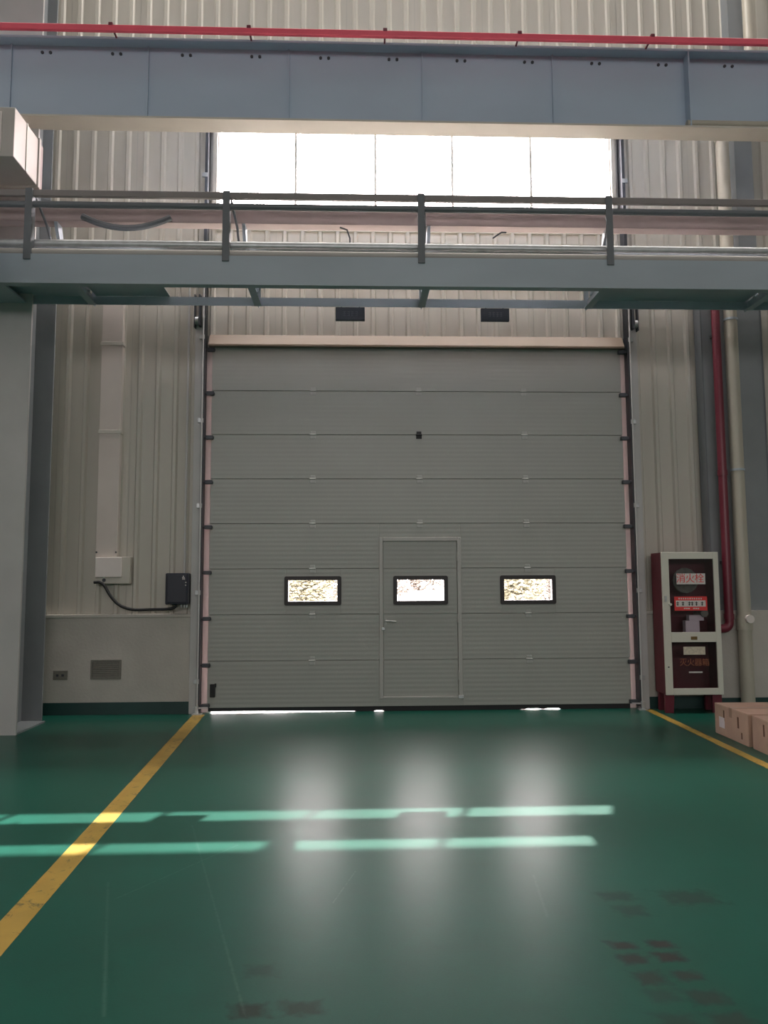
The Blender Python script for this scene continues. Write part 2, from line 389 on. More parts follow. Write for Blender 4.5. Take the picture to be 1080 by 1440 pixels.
def rounded_frame(x0, x1, z0, z1, t, y0, y1, c=.018):
    """rectangular ring with clipped outer corners"""
    m = MB()
    outer = [(x0+c, z0), (x1-c, z0), (x1-c*.3, z0+c*.3), (x1, z0+c), (x1, z1-c), (x1-c*.3, z1-c*.3), (x1-c, z1), (x0+c, z1), (x0+c*.3, z1-c*.3), (x0, z1-c), (x0, z0+c), (x0+c*.3, z0+c*.3)]
    a, b, d, e = x0+t, x1-t, z0+t, z1-t
    inner = [(a, d), (b, d), (b, d), (b, d), (b, e), (b, e), (b, e), (a, e), (a, e), (a, e), (a, d), (a, d)]
    corners = {k: [m.bm.verts.new((k[0], y, k[1])) for y in (y0, y1)] for k in set(inner)}
    O = [[m.bm.verts.new((u, y, v)) for y in (y0, y1)] for u, v in outer]
    n = len(outer)
    for i in range(n):
        j = (i+1) % n; I, J = corners[inner[i]], corners[inner[j]]
        for s in (0, 1):
            vs_ = [O[i][s], O[j][s], J[s]] + ([I[s]] if I is not J else [])
            m.bm.faces.new(vs_)
        m.bm.faces.new((O[i][0], O[j][0], O[j][1], O[i][1]))
        if I is not J: m.bm.faces.new((I[0], J[0], J[1], I[1]))
    return m
def small_window(x0, x1, parent):
    f = rounded_frame(x0, x1, VZ0, VZ1, .044, -.014, .060).build('window_frame', 'frame_black', parent)
    MB().box(x0+.03, x1-.03, .022, .027, VZ0+.03, VZ1-.03).build('pane', 'glass', f)
small_window(*WINS[0], d1); small_window(*WINS[2], d1)
# wicket door
wf = MB()
T = .042
wf.box(WXL, WXL+T, -.016, .05, WZB, WZT, .004); wf.box(WXR-T, WXR, -.016, .05, WZB, WZT, .004); wf.box(WXL+T, WXR-T, -.016, .05, WZT-T, WZT, .004); wf.box(WXL+T, WXR-T, -.010, .05, WZB, WZB+.02, .003)
wf.box(WXL+T-.005, WXL+T+.022, .047, .058, WZB, WZT-.01); wf.box(WXR-T-.022, WXR-T+.005, .047, .058, WZB, WZT-.01); wf.box(WXL+T-.005, WXR-T+.005, .047, .058, WZT-T-.022, WZT-.02); wf.box(WXL+T-.005, WXR-T+.005, .047, .058, WZB-.01, WZB+.045)
wf.build('wicket_frame', 'wicket', d1)
wk = MB().box(WXL+T+.004, WXR-T-.004, .006, .046, WZB+.022, .547).build('wicket_leaf', 'door', d1)
m = MB(); x0, x1 = WXL+T+.004, WXR-T-.004
m.box(x0, x1, .006, .046, .553, 1.047); m.box(x0, x1, .02, .04, .54, .56)
m.build('wicket_section', 'door', wk)
m = MB(); a, b = WINS[1][0]+.01, WINS[1][1]-.01
m.box(x0, a, .006, .046, 1.053, 1.547); m.box(b, x1, .006, .046, 1.053, 1.547); m.box(a, b, .006, .046, 1.053, VZ0+.01); m.box(a, b, .006, .046, VZ1-.01, 1.547); m.box(x0, x1, .02, .04, 1.04, 1.06)
m.build('wicket_section', 'door', wk)
m = MB().box(x0, x1, .006, .046, 1.553, WZT-T-.003); m.box(x0, x1, .02, .04, 1.54, 1.56)
m.build('wicket_section', 'door', wk)
small_window(*WINS[1], d1)
hd = MB().box(x0+.012, x0+.036, -.002, .006, .93, 1.0, .002)
hd.cyl((x0+.027, .0, .975), (x0+.027, -.055, .975), .010, 10); hd.tube([(x0+.027, -.05, .975), (x0+.06, -.052, .974), (x0+.135, -.05, .968)], .010, 10)
tag(hd.build('handle', 'hinge', wk), 'steel lever handle')
MB().box(x0-.02, x0+.015, -.028, .006, .875, .905, .003).build('lock', 'galv', wk)
for z in (.38, 1.0, 1.68): MB().cyl((WXR-T+.002, -.018, z-.05), (WXR-T+.002, -.018, z+.05), .009, 10).build('wicket_hinge', 'wicket', d1)
MB().box(WXR-.05, WXR+.01, -.022, 0, WZB-.005, WZB+.03, .003).build('corner_stop', 'galv', d1)
# hinges between sections
hm = MB(); hm.box(-.032, .032, -.007, 0, -.045, -.006, .002); hm.box(-.028, .028, -.007, 0, .006, .04, .002); hm.cyl((-.034, -.009, 0), (.034, -.009, 0), .009, 10)
hmesh = hm.mesh('hinge', 'hinge'); hblack = hmesh.copy(); hblack.materials.clear(); hblack.materials.append(M['black'])
for k in range(1, 8):
    z = .05+.5*k
    for x in (-1.192, 0.0, 1.197):
        if x == 0.0 and z < 1.95: continue
        black = (x == 0.0 and k == 6)
        link('hinge', hblack if black else hmesh, d1, (x, 0, z))
tag(MB().box(-2.29, -2.235, -.03, 0, .17, .31, .006).build('slide_bolt', 'black', d1), 'black slide bolt')
MB().box(-2.245, -2.225, -.028, 0, .275, .315, .004).build('bolt_knob', 'black', d1)
# bottom rail and rubber seal that does not quite meet the floor
m = MB()
def seal_bottom(x):
    if x < -.74: return .004 + .0095*min(1, max(0, (-.74-x)/1.2))
    if 1.10 < x < 1.52: return .009 if (x*37) % 1 > .3 else .002
    if -.50 < x < -.32: return .007 if (x*29) % 1 > .45 else 0.0
    return 0.0
xs = [-DW+.01 + i*(2*DW-.02)/150 for i in range(151)]
V = [[m.bm.verts.new((x, y, z)) for (y, z) in ((.018, .052), (.034, .052), (.034, seal_bottom(x)), (.018, seal_bottom(x)))] for x in xs]
for A, B in zip(V, V[1:]):
    for k in range(4): m.bm.faces.new((A[k], A[(k+1) % 4], B[(k+1) % 4], B[k]))
m.bm.faces.new(V[0][::-1]); m.bm.faces.new(V[-1])
m.build('bottom_seal', 'black', d1)
# rollers with their brackets at the section ends
rb = MB(); rb.box(-.035, .045, -.045, 0, -.03, .012, .003); rb.cyl((-.04, -.03, -.01), (.066, -.03, -.01), .012, 8)
rl = MB(); rl.cyl((.074, -.03, -.01), (.090, -.03, -.01), .024, 14)
rbm, rlm = rb.mesh('roller_bracket', 'darksteel'), rl.mesh('roller', 'black')
for k in range(9):
    z = .05+.5*k if k else .09
    for s in (-1, 1):
        b_ = link('roller_bracket', rbm, d1, (s*(DW+.005), -.005, z-(.03 if k else 0)), (0, 0, 0 if s > 0 else math.pi))
        if s < 0: b_.location.y = -.05
        link('roller', rlm, b_)
# jambs and tracks
for s, nm, lb in ((-1, 'left', 'steel track and jamb along the left edge of the big door'), (1, 'right', 'steel track and jamb on the right edge of the big door')):
    t = empty('door_track', lb, 'door track', 'vertical door tracks')
    X = lambda a, b: (min(s*a, s*b), max(s*a, s*b))
    MB().box(*X(2.29, 2.395), .052, .074, 0, 4.05).build('side_seal', 'sideseal', t)
    MB().box(*X(2.394, 2.402), -.075, .072, .03, 7.6).build('track_flange', 'darksteel', t)
    m = MB(); m.box(*X(2.402, 2.428), -.075, -.070, .03, 7.6); m.box(*X(2.423, 2.428), -.070, -.02, .03, 7.6); m.build('track_rail', 'darksteel', t)
    MB().box(*X(2.428, 2.51), -.05, .07, 0, 4.4, .004).build('jamb_post', 'column', t)
    for k in range(8): MB().box(*X(2.398, 2.46), -.078, -.05, .32+.95*k, .37+.95*k, .003).build('track_clip', 'galv', t)
    MB().cyl((s*2.413, -.09, .03), (s*2.413, -.09, 4.9), .010, 8).build('lift_cable', 'column', t)
    m = MB(); m.box(*X(2.36, 2.46), -.13, -.05, 0, .012); m.box(*X(2.40, 2.44), -.10, -.05, .0, .09, .004); m.box(*X(2.30, 2.46), -.085, -.075, .06, .075); m.build('track_foot', 'galv', t)
    # pulley near the top
    m = MB(); m.box(*X(2.44, 2.465), -.12, -.05, 4.26, 4.62, .004); m.box(*X(2.50, 2.515), -.12, -.05, 4.24, 4.62, .004); p = m.build('pulley_bracket', 'darksteel', t)
    MB().cyl((s*2.466, -.095, 4.32), (s*2.499, -.095, 4.32), .045, 18).build('pulley', 'galv', p)

# ------------------------------------------------------------------ floor lines
def floor_line(p, q, wd, label):
    p, q = Vector((*p, 0)), Vector((*q, 0)); d = (q-p).normalized(); n = Vector((-d.y, d.x, 0))*wd/2
    m = MB(); m.prism([((p+n).x, (p+n).y), ((p-n).x, (p-n).y), ((q-n).x, (q-n).y), ((q+n).x, (q+n).y)], 'Z', 0.0, .0012)
    o = m.build('floor_line', 'yellow'); tag(o, label, 'floor line', 'yellow floor lines')
floor_line((-2.388, -.10), (-1.86, -10.4), .125, 'worn yellow floor line running from the left door track')
floor_line((2.478, -.06), (2.155, -10.2), .085, 'worn yellow floor line running past the cardboard boxes')

# ------------------------------------------------------------------ columns
cl = empty('column', 'pale grey steel column at the left edge with a deep side channel', 'column')
MB().box(-4.35, -3.868, -1.12, -1.095, 0, HZ).build('front_flange', 'column', cl)
MB().box(-4.125, -4.105, -1.095, -.45, 0, HZ).build('web', 'columnb', cl)  # web and back flange coloured darker for the shade inside the channel
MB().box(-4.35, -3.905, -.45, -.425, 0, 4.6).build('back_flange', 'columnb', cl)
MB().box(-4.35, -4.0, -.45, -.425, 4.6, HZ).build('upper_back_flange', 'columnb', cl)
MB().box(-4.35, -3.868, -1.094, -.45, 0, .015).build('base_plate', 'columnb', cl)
cr = empty('column', 'blue-grey boxed column behind the red and beige pipes', 'column')
CY = -.13
xa, xb = at(984, 440, CY).x, at(1077, 600, CY).x
MB().box(xa, xb, CY, .03, 1.07, 4.80).build('casing', 'columnb', cr)
xu = at(1033, 220, CY).x
MB().box(xu, xb, CY, .03, 4.80, HZ).build('upper_casing', 'columnb', cr)
MB().box(xa-.004, xa+.010, CY-.006, .03, 1.07, 4.80).build('corner_angle', 'rackdark', cr)
MB().box(xb-.010, xb+.004, CY-.006, .03, 1.07, 4.80).build('corner_angle', 'rackdark', cr)
MB().box(xa-.02, xb+.02, CY-.03, -.046, .13, 1.07).build('footing', 'plaster', cr)
MB().box(xa-.02, xb+.02, CY-.04, -.041, 0, .13).build('footing_skirt', 'green_base', cr)

# ------------------------------------------------------------------ crane beam and its red rail
bm_ = empty('crane_beam', 'deep blue-grey steel crane beam across the top with lower flange coloured pale as if lit from below', 'beam')
BX0, BX1 = -8.5, 8.5
MB().box(BX0, BX1, -1.215, -1.20, 5.945, 6.735).build('web', 'beam', bm_)
MB().box(BX0, BX1, -1.33, -1.10, 5.925, 5.945).build('lower_flange', 'flange', bm_)  # light from below put into the paler flange colour
MB().box(BX0, BX1, -1.33, -1.10, 6.735, 6.76).build('upper_flange', 'beam', bm_)
for px in (10, 205, 405, 595, 780, 968):
    x = at(px, 110, -1.3).x
    MB().box(x-.006, x+.006, -1.24 if px != 968 else -1.325, -1.215, 5.945, 6.735).build('stiffener', 'beam', bm_)
bolt = MB(); bolt.cyl((0, 0, 0), (0, -.012, 0), .016, 6); boltm = bolt.mesh('bolt', 'darksteel')
for k in range(-5, 8):
    for d in (-.04, .04): link('bolt', boltm, bm_, (-.33+.69*k+d, -1.215, 6.66))
rr = empty('power_rail', 'long red power rail running above the blue-grey crane beam', 'rail')
MB().box(BX0, BX1, -1.52, -1.48, 6.685, 6.745, .006).build('rail_body', 'red', rr)
clip = MB(); clip.box(-.008, .008, -1.52, -1.33, 6.746, 6.760); clip.box(-.02, .02, -1.525, -1.475, 6.738, 6.768, .004); clipm = clip.mesh('rail_clip', 'redpipe')
for k in range(-3, 5): link('rail_clip', clipm, rr, (-.42+1.32*k, 0, 0))
hp = MB().tube([(2.63, -1.285, 5.985), (3.33, -1.285, 5.985), (3.36, -1.285, 5.985), (4.6, -1.285, 5.985)], .038, 14).build('pipe_length', 'pvc', smooth=True)
tag(hp, 'pale pipe lying on the lower flange at the right end of the crane beam', 'pipe')

# ------------------------------------------------------------------ pipe rack in front of the wall
rk = empty('pipe_rack', 'grey steel pipe rack with posts and rails spanning below the strip window', 'pipe rack')
RX0, RX1 = -4.9, 7.5
m = MB(); m.prism([(-1.80, 4.065), (-1.80, 4.335), (-1.72, 4.335), (-1.72, 4.325), (-1.79, 4.325), (-1.79, 4.075), (-1.72, 4.075), (-1.72, 4.065)], 'X', RX0, RX1); m.build('front_channel', 'rack', rk)
m = MB(); m.prism([(-1.07, 4.14), (-1.07, 4.225), (-1.0, 4.225), (-1.0, 4.218), (-1.062, 4.218), (-1.062, 4.14)], 'X', RX0, RX1); m.build('back_angle', 'rack', rk)
DZ = 4.42
k = 0; x = RX0
while x < RX1-.01:
    MB().box(x+.003, x+1.24-.003, -1.24, -.86, DZ, DZ+.012).build('sun_block_deck', 'flange', rk); x += 1.24  # hidden deck, placed to block the sun between the two floor stripes
for i, x in enumerate((-3.30, -1.68, -.05, 1.63, 3.28, 4.95, 6.6)):
    m = MB(); m.box(x-.035, x+.035, -1.72, -1.07, 4.135, 4.143); m.box(x-.004, x+.004, -1.72, -1.0, 4.143, 4.225); m.box(x-.02, x+.02, -1.24, -1.20, 4.22, DZ); m.box(x-.02, x+.02, -1.05, -1.01, 4.22, DZ); m.build('crossbar', 'rack', rk)
for (xx0, xx1) in ((-4.9, -3.33), (-3.27, -2.55), (1.68, 3.25), (3.31, 4.9)): MB().box(xx0, xx1, -1.70, -1.07, 4.226, 4.236).build('soffit_plate', 'rack', rk)
for x in (-3.64, -1.88, -.112, 1.625, 3.40, 5.2, 6.9):
    m = MB(); m.box(x-.032, x+.032, -1.815, -1.80, 4.28, 4.94, .003); m.box(x+.020, x+.032, -1.80, -1.74, 4.335, 4.94); p = m.build('post', 'rackdark', rk)
    MB().tube([(x+.03, -1.75, 4.90), (x+.06, -1.55, 4.72), (x+.06, -1.235, DZ+.012)], .012, 8).build('brace', 'rackdark', rk)
MB().box(RX0, RX1, -1.797, -1.757, 4.876, 4.936, .005).build('top_rail', 'toprail', rk)
MB().tube([(RX0, -1.775, 4.805), (RX1, -1.775, 4.805)], .030, 12).build('mid_rail', 'rackdark', rk, True)
# pipes and tray carried by the rack
o = MB().tube([(RX0, -1.70, 4.470), (RX1, -1.70, 4.470)], .040, 14).build('rack_pipe', 'galv', smooth=True); tag(o, 'upper of the two thin pipes lying along the front of the pipe rack', 'pipe', 'pipes along the pipe rack')
o = MB().tube([(RX0, -1.755, 4.368), (RX1, -1.755, 4.368)], .033, 14).build('rack_pipe', 'duct', smooth=True); tag(o, 'lower of the two thin pipes, on the channel of the pipe rack', 'pipe', 'pipes along the pipe rack')
ct = empty('cable_tray', 'rosy grey cable tray running behind the rails of the pipe rack', 'cable tray')
m = MB(); m.prism([(-1.46, 4.975), (-1.46, 4.80), (-1.34, 4.80), (-1.34, 4.975), (-1.345, 4.975), (-1.345, 4.805), (-1.455, 4.805), (-1.455, 4.975)], 'X', RX0, RX1); m.build('trough', 'tray', ct)
for x in (-3.64, -1.88, -.112, 1.625, 3.40, 5.2): MB().prism([(-1.24, DZ+.012), (-1.46, 4.78), (-1.46, 4.80), (-1.34, 4.80), (-1.18, DZ+.012)], 'X', x+.09, x+.12).build('tray_leg', 'rack', ct)
def sag(x0, x1, y, z, dz, r, m_, nm, lb):
    pts = [(x0+(x1-x0)*i/12, y, z-dz*4*(i/12)*(1-i/12)) for i in range(13)]
    tag(MB().tube(pts, r, 8).build(nm, m_, smooth=True), lb, 'cable')
sag(at(115, 318, -1.49).x, at(240, 318, -1.49).x, -1.485, 4.84, .11, .03, 'rackdark', 'drooping_cable', 'dark drooping cable bundle under the tray at the left')
for (p1, p2, lb) in (((478, 320), (492, 335), 'short curved cable dropping from the tray left of the middle post'), ((693, 335), (712, 327), 'short curved cable dropping from the tray right of the middle post')):
    a, b = at(*p1, -1.5), at(*p2, -1.5); mid = (a+b)/2 + Vector((.02, 0, .03))
    tag(MB().tube([a, mid, b, b-Vector((0, 0, .12)) if p2[1] > p1[1] else b], .008, 6).build('dropping_cable', 'darksteel'), lb, 'cable')
# side beam at the left that carries the rack
sb = empty('side_beam', 'dark steel beam running towards the viewer above the left column', 'beam')
MB().box(-4.33, -3.93, -6.0, -1.12, 4.13, 4.15).build('lower_flange', 'rack', sb)
MB().box(-4.14, -4.12, -6.0, -1.12, 4.15, 4.45).build('web', 'rack', sb)
MB().box(-4.33, -3.93, -6.0, -1.12, 4.45, 4.47).build('upper_flange', 'rack', sb)
# duct end at the upper left
du = empty('air_duct', 'white sheet-metal duct end at the upper left above the pipe rack', 'duct')
MB().box(-5.4, -3.75, -1.90, -1.40, 5.185, 5.645, .006).build('duct_body', 'duct', du)
MB().box(-3.752, -3.742, -1.66, -1.64, 5.185, 5.645).build('seam', 'flange', du)
m = MB(); m.box(-5.4, -3.735, -1.40, -1.36, 5.17, 5.66, .004); m.build('collar', 'duct', du)
MB().box(-5.4, -3.76, -1.36, -1.26, 5.19, 5.64).build('boot', 'tray', du)
MB().box(-4.15, -3.86, -1.912, -1.898, 5.23, 5.60, .003).build('access_panel', 'jamb', du)
for x in (-4.0, -5.1): MB().cyl((x, -1.30, 5.64), (x, -1.30, 5.925), .012, 8).build('hanger', 'galv', du)

# ------------------------------------------------------------------ small signs above the door
def strokes(m, x0, x1, z, h, n, y, rnd):
    for i in range(n):
        cx = x0+(x1-x0)*(i+.5)/n; w_ = (x1-x0)/n*.36
        for j in range(3):
            zz = z + (j-1)*h*.4
            m.box(cx-w_, cx+w_*rnd.uniform(.3, 1), y, y+.001, zz-h*.06, zz+h*.06)
        xx = cx+w_*rnd.uniform(-.6, .6); m.box(xx-h*.06, xx+h*.06, y, y+.001, z-h*.5, z+h*.5)
for (px0, px1, py0, py1, lb) in ((472, 513, 432, 451, 'small dark sign under the pipe rack, left of the middle'), (676, 716, 433, 452, 'small dark sign under the pipe rack, right of the middle')):
    a, b = at(px0, py0, -1.045), at(px1, py1, -1.045); a.z = 4.139
    s = empty('hanging_sign', lb, 'sign', 'small signs above the door', loc=(0, 0, 0))
    MB().box(a.x, b.x, -1.06, -1.02, b.z, a.z, .004).build('sign_box', 'signface', s)
    m = MB(); strokes(m, a.x+.07, b.x-.06, (a.z+b.z)/2, .05, 4, -1.0615, random.Random(int(px0))); m.build('sign_print', 'signmark', s)['kind'] = 'stuff'
    for x in (a.x+.05, b.x-.06): MB().box(x, x+.012, -1.018, -1.008, a.z-.05, 4.218).build('sign_strap', 'darksteel', s)

# ------------------------------------------------------------------ left wall fittings
tr = empty('cable_trunking', 'tall pale cable trunking on the siding above the grey junction box', 'trunking')
a, b = at(142, 430, -.03), at(170, 783, -.03)
z0 = b.z
MB().box(-3.545, -3.315, -.045, .034, z0, 5.15, .004).build('lower_cover', 'trunk', tr)
MB().box(-3.555, -3.305, -.050, .034, 3.05, 3.09, .003).build('joint_band', 'flange', tr)
MB().box(-3.555, -3.305, -.050, .034, 4.05, 4.09, .003).build('joint_band', 'flange', tr)
for x in (-3.535, -3.325): MB().cyl((x, -.045, z0+.05), (x, -.053, z0+.05), .010, 8).build('screw', 'darksteel', tr)
jb = empty('junction_box', 'pale grey junction box below the trunking with a lighter lid', 'junction box')
a, b = at(132, 783, -.08), at(172, 813, -.08)
MB().box(a.x+.01, b.x+.07, -.06, .034, b.z-.06, a.z, .005).build('box_body', 'siding', jb)
MB().box(a.x+.02, b.x-.01, -.09, -.06, b.z+.01, a.z-.005, .006).build('box_lid', 'jamb', jb)
MB().cyl((-3.44, -.06, b.z-.02), (-3.44, -.075, b.z-.02), .018, 10).build('cable_gland', 'darksteel', jb)
cb = empty('control_box', 'dark navy door control box by the left track', 'control box')
a, b = at(233, 806, -.15), at(264, 850, -.15)
MB().box(a.x, b.x, -.16, -.02, b.z, a.z, .012).build('housing', 'navy', cb)
MB().box(a.x+.02, b.x-.012, -.168, -.158, b.z+.02, a.z-.02, .006).build('cover', 'navy', cb)
MB().box(a.x+.03, b.x-.03, -.02, .034, b.z+.05, a.z-.05).build('mount', 'darksteel', cb)
m = MB()
for (dx, dz) in ((-.055, -.05), (-.04, -.05), (-.048, -.035), (-.052, -.064), (-.036, -.064), (-.02, -.10), (-.022, -.13)): m.box(b.x+dx-.006, b.x+dx+.006, -.170, -.167, a.z+dz-.005, a.z+dz+.005)
m.build('indicator', 'whiteprint', cb)['kind'] = 'stuff'
for k, xx in enumerate((a.x+.16, a.x+.19, a.x+.215)): MB().cyl((xx, -.09, b.z+.003), (xx, -.09, b.z-.035), .012, 8).build('cable_gland', 'galv', cb)
pts = [at(*q, -.10) for q in ((132, 819), (140, 819), (147, 824), (154, 836), (163, 847), (174, 854), (190, 857.5), (215, 857), (235, 856.5), (244, 855), (248, 851), (245, 848.5))]
def smooth_path(p, n=4):
    out = []
    for i in range(len(p)-1):
        p0, p1, p2, p3 = p[max(i-1, 0)], p[i], p[i+1], p[min(i+2, len(p)-1)]
        for k in range(n):
            t = k/n; out.append(.5*((2*p1)+(p2-p0)*t+(2*p0-5*p1+4*p2-p3)*t*t+(-p0+3*p1-3*p2+p3)*t**3))
    return out+[p[-1]]
tag(MB().tube(smooth_path(pts), .016, 10).build('power_cable', 'black', smooth=True), 'black cable sagging from the junction box to the control box', 'cable')
cx = at(261, 700, -.02).x
tag(MB().tube([(cx, -.01, a.z-.004), (cx, -.01, 5.0)], .012, 10).build('conduit', 'column', smooth=True), 'thin grey conduit rising from the control box', 'conduit')
MB_ = at(75, 943, -.035), at(95, 956, -.035)
so = empty('wall_socket', 'small grey wall socket low on the left plinth', 'socket')
MB().box(MB_[0].x, MB_[1].x, -.042, -.03, MB_[1].z, MB_[0].z, .003).build('socket_plate', 'panelgrey', so)
for t_ in (.25, .62):
    x = MB_[0].x + (MB_[1].x-MB_[0].x)*t_
    MB().box(x-.006, x+.022, -.0435, -.041, MB_[1].z+.035, MB_[1].z+.06).build('socket_slot', 'darksteel', so)
p, q = at(128, 928, -.035), at(170, 955, -.035)
sp = empty('wall_panel', 'square grey access panel with horizontal slats on the left plinth', 'access panel')
rounded_frame(p.x, q.x, q.z, p.z, .018, -.046, -.030, .004).build('panel_frame', 'panelgrey', sp)
MB().box(p.x+.018, q.x-.018, -.033, -.030, q.z+.018, p.z-.018).build('panel_back', 'panelgrey', sp)
nsl = 8
for k in range(nsl):
    z = q.z+.018+(p.z-q.z-.036)*(k+.5)/nsl
    MB().prism([(-.042, z-.008), (-.034, z+.008), (-.033, z+.004), (-.040, z-.010)], 'X', p.x+.019, q.x-.019).build('slat', 'panelgrey', sp)

# ------------------------------------------------------------------ right wall: fire cabinet and pipes
KY = -.36
c0, c1 = at(930, 777, KY), at(1008, 777, KY); c2 = at(935, 977, KY)
kx0, kx1, kz0, kz1 = c0.x, c1.x+.004, c2.z, c0.z
kb = -.06
fc = empty('fire_cabinet', 'tall dark red fire hydrant cabinet with cream framed glass door', 'fire cabinet', loc=(0, 0, 0))
m = MB(); t_ = .012
m.box(kx0, kx0+t_, KY+.02, kb, kz0, kz1); m.box(kx1-t_, kx1, KY+.02, kb, kz0, kz1); m.box(kx0+t_, kx1-t_, KY+.02, kb, kz1-t_, kz1); m.box(kx0+t_, kx1-t_, KY+.02, kb, kz0, kz0+t_); m.box(kx0+t_, kx1-t_, kb-t_, kb, kz0+t_, kz1-t_)
m.build('cabinet_body', 'cabred', fc)
zm1, zm0 = at(970, 889, KY).z, at(970, 903, KY).z           # middle rail
ft, fb = at(970, 786, KY).z, at(970, 968, KY).z
fl, fr_ = at(939, 800, KY).x+.01, at(1003, 800, KY).x
dr = MB()
dr.box(kx0-.004, fl, KY-.006, KY+.02, kz0-.004, kz1+.004, .003); dr.box(fr_, kx1+.004, KY-.006, KY+.02, kz0-.004, kz1+.004, .003)
dr.box(fl, fr_, KY-.006, KY+.02, ft, kz1+.004, .003); dr.box(fl, fr_, KY-.006, KY+.02, zm0, zm1, .003); dr.box(fl, fr_, KY-.006, KY+.02, kz0-.004, fb, .003)
dr = dr.build('cabinet_door', 'alu', fc)
MB().box(fl-.004, fr_+.004, KY+.006, KY+.010, zm1-.004, ft+.004).build('pane', 'cabglass', dr)
MB().box(fl-.004, fr_+.004, KY+.006, KY+.010, fb-.004, zm0+.004).build('pane', 'cabglass', dr)
cxm = (fl+fr_)/2
MB().box(cxm-.035, cxm+.035, KY-.010, KY-.005, zm0+.025, zm0+.06, .002).build('maker_plate', 'brass', dr)
MB().box(kx0+.014, kx0+.034, KY-.022, KY-.005, at(940, 842, KY).z-.03, at(940, 842, KY).z+.03, .004).build('door_latch', 'galv', dr)
MB().cyl((fl-.004, KY-.005, at(940, 850, KY).z), (fl-.004, KY-.03, at(940, 850, KY).z), .014, 10).build('door_knob', 'alu', dr)
MB().cyl((kx0+.03, KY-.005, at(942, 938, KY).z), (kx0+.03, KY-.012, at(942, 938, KY).z), .008, 10).build('keyhole', 'darksteel', dr)
MB().box(kx0+t_, kx1-t_, KY+.03, kb-t_, zm0+.01, zm0+.022).build('shelf', 'cabred', fc)
for (xx0, xx1) in ((kx0, kx0+.10), (kx1-.10, kx1)):
    m = MB(); m.prism([(xx0, 0), (xx0, kz0), (xx1, kz0), (xx1-.015 if xx0 == kx0 else xx1, 0)], 'Y', KY+.04, KY+.075); m.build('foot', 'redpipe', fc)
    MB().box(xx0+.01, xx1-.03, kb-.07, kb-.03, 0, kz0).build('foot', 'redpipe', fc)
# lettering on and behind the glass
def plate(px0, px1, py0, py1, y, m_, nm, parent, th=.002):
    a, b = at(px0, py0, y), at(px1, py1, y)
    return MB().box(a.x, b.x, y, y+th, b.z, a.z).build(nm, m_, parent), a, b
pl, a, b = plate(951, 992, 806.5, 821.5, KY+.0030, 'whiteprint', 'name_strip', fc); tag(pl, 'white strip with red characters')
for ch, px in (('消', 957.5), ('火', 970.5), ('栓', 983.5)):
    c = at(px, 814, KY+.0022); text_part('red_character', ch, .105, (c.x, KY+.0022, c.z), 'redprint', pl)
pl, a, b = plate(948, 995, 839, 858.5, KY+.0030, 'redprint', 'notice_strip', fc); tag(pl, 'red notice with a pale band of black marks')
q_, a, b = plate(950.5, 992.5, 844.5, 853, KY+.0026, 'whiteprint', 'pale_band', pl, .0004)
m = MB(); rr_ = random.Random(5)
for px in (953, 960.5, 969.5, 973.5, 979.5, 987.5):
    c = at(px, 848.8, KY+.0018)
    m.box(c.x-.004, c.x+.004, KY+.0018, KY+.0028, c.z-.022, c.z+.022); m.box(c.x-.015, c.x+.015, KY+.0018, KY+.0028, c.z+.004, c.z+.011); m.box(c.x-.012, c.x+.010, KY+.0018, KY+.0028, c.z-.014, c.z-.007)
m.build('black_marks', 'blackprint', pl)['kind'] = 'stuff'
m = MB()
for px in [955+3.1*i for i in range(11)]:
    c = at(px, 841.8, KY+.0018); m.box(c.x-.006, c.x+.006, KY+.0018, KY+.0028, c.z-.008, c.z+.008)
for px in (963, 966, 969, 976, 979, 982): 
    c = at(px, 855.7, KY+.0018); m.box(c.x-.009, c.x+.009, KY+.0018, KY+.0028, c.z-.006, c.z+.006)
m.build('pale_marks', 'whiteprint', pl)['kind'] = 'stuff'
pl, a, b = plate(961, 992, 909.5, 920.5, KY+.0030, 'cream', 'cream_plate', fc); tag(pl, 'cream plate at the top of the lower pane')
for i, ch in enumerate('灭火器箱'):
    c = at(961+10.5*i, 932, KY+.0022); text_part('orange_character', ch, .085, (c.x, KY+.0022, c.z), 'orangeprint', fc)
plate(969, 988, 944.4, 946.2, KY+.0030, 'whiteprint', 'pale_tick', fc)
# things in the cabinet
hy = KY+.11
hc = at(963.5, 816, hy)
hr = empty('fire_hose', 'coiled pale fire hose behind the upper cabinet pane', 'fire hose')
m = MB(); pts = []
for i in range(150):
    an = i*.42; rad = .03+.105*i/150; pts.append((hc.x+rad*math.cos(an), hy, hc.z+rad*math.sin(an)))
m.tube(pts, .0105, 6); m.build('hose_coil', 'hose', hr, True)
MB().cyl((hc.x, hy+.016, hc.z), (hc.x, kb-t_, hc.z), .03, 12).build('reel_hub', 'darksteel', hr)
a = at(988, 862, hy)
tag(MB().cyl((a.x, hy-.03, a.z), (a.x, kb-t_, a.z), .030, 14).cyl((a.x, hy-.05, a.z), (a.x, hy-.03, a.z), .042, 14).build('hydrant_valve', 'hose', smooth=True), 'round hydrant valve beside the papers in the fire cabinet', 'valve')
sh = zm0+.022
zt = at(975, 882, hy).z
for (px0, px1, py0, py1, dy, lb) in ((964, 984, 873, 882.5, 0.0, 'lower of the two white boxes in the fire cabinet'), (969, 990, 865, 872.7, .015, 'upper of the two white boxes in the fire cabinet')):
    a, b = at(px0, py0, hy-.03+dy), at(px1, py1, hy-.03+dy)
    if dy == 0.0: lowtop = a.z; zb_ = sh
    else: zb_ = lowtop
    tag(MB().box(a.x, b.x, hy-.03+dy, hy+.05+dy, zb_, a.z, .003).build('small_carton', 'paper'), lb, 'box', 'white boxes in the fire cabinet')

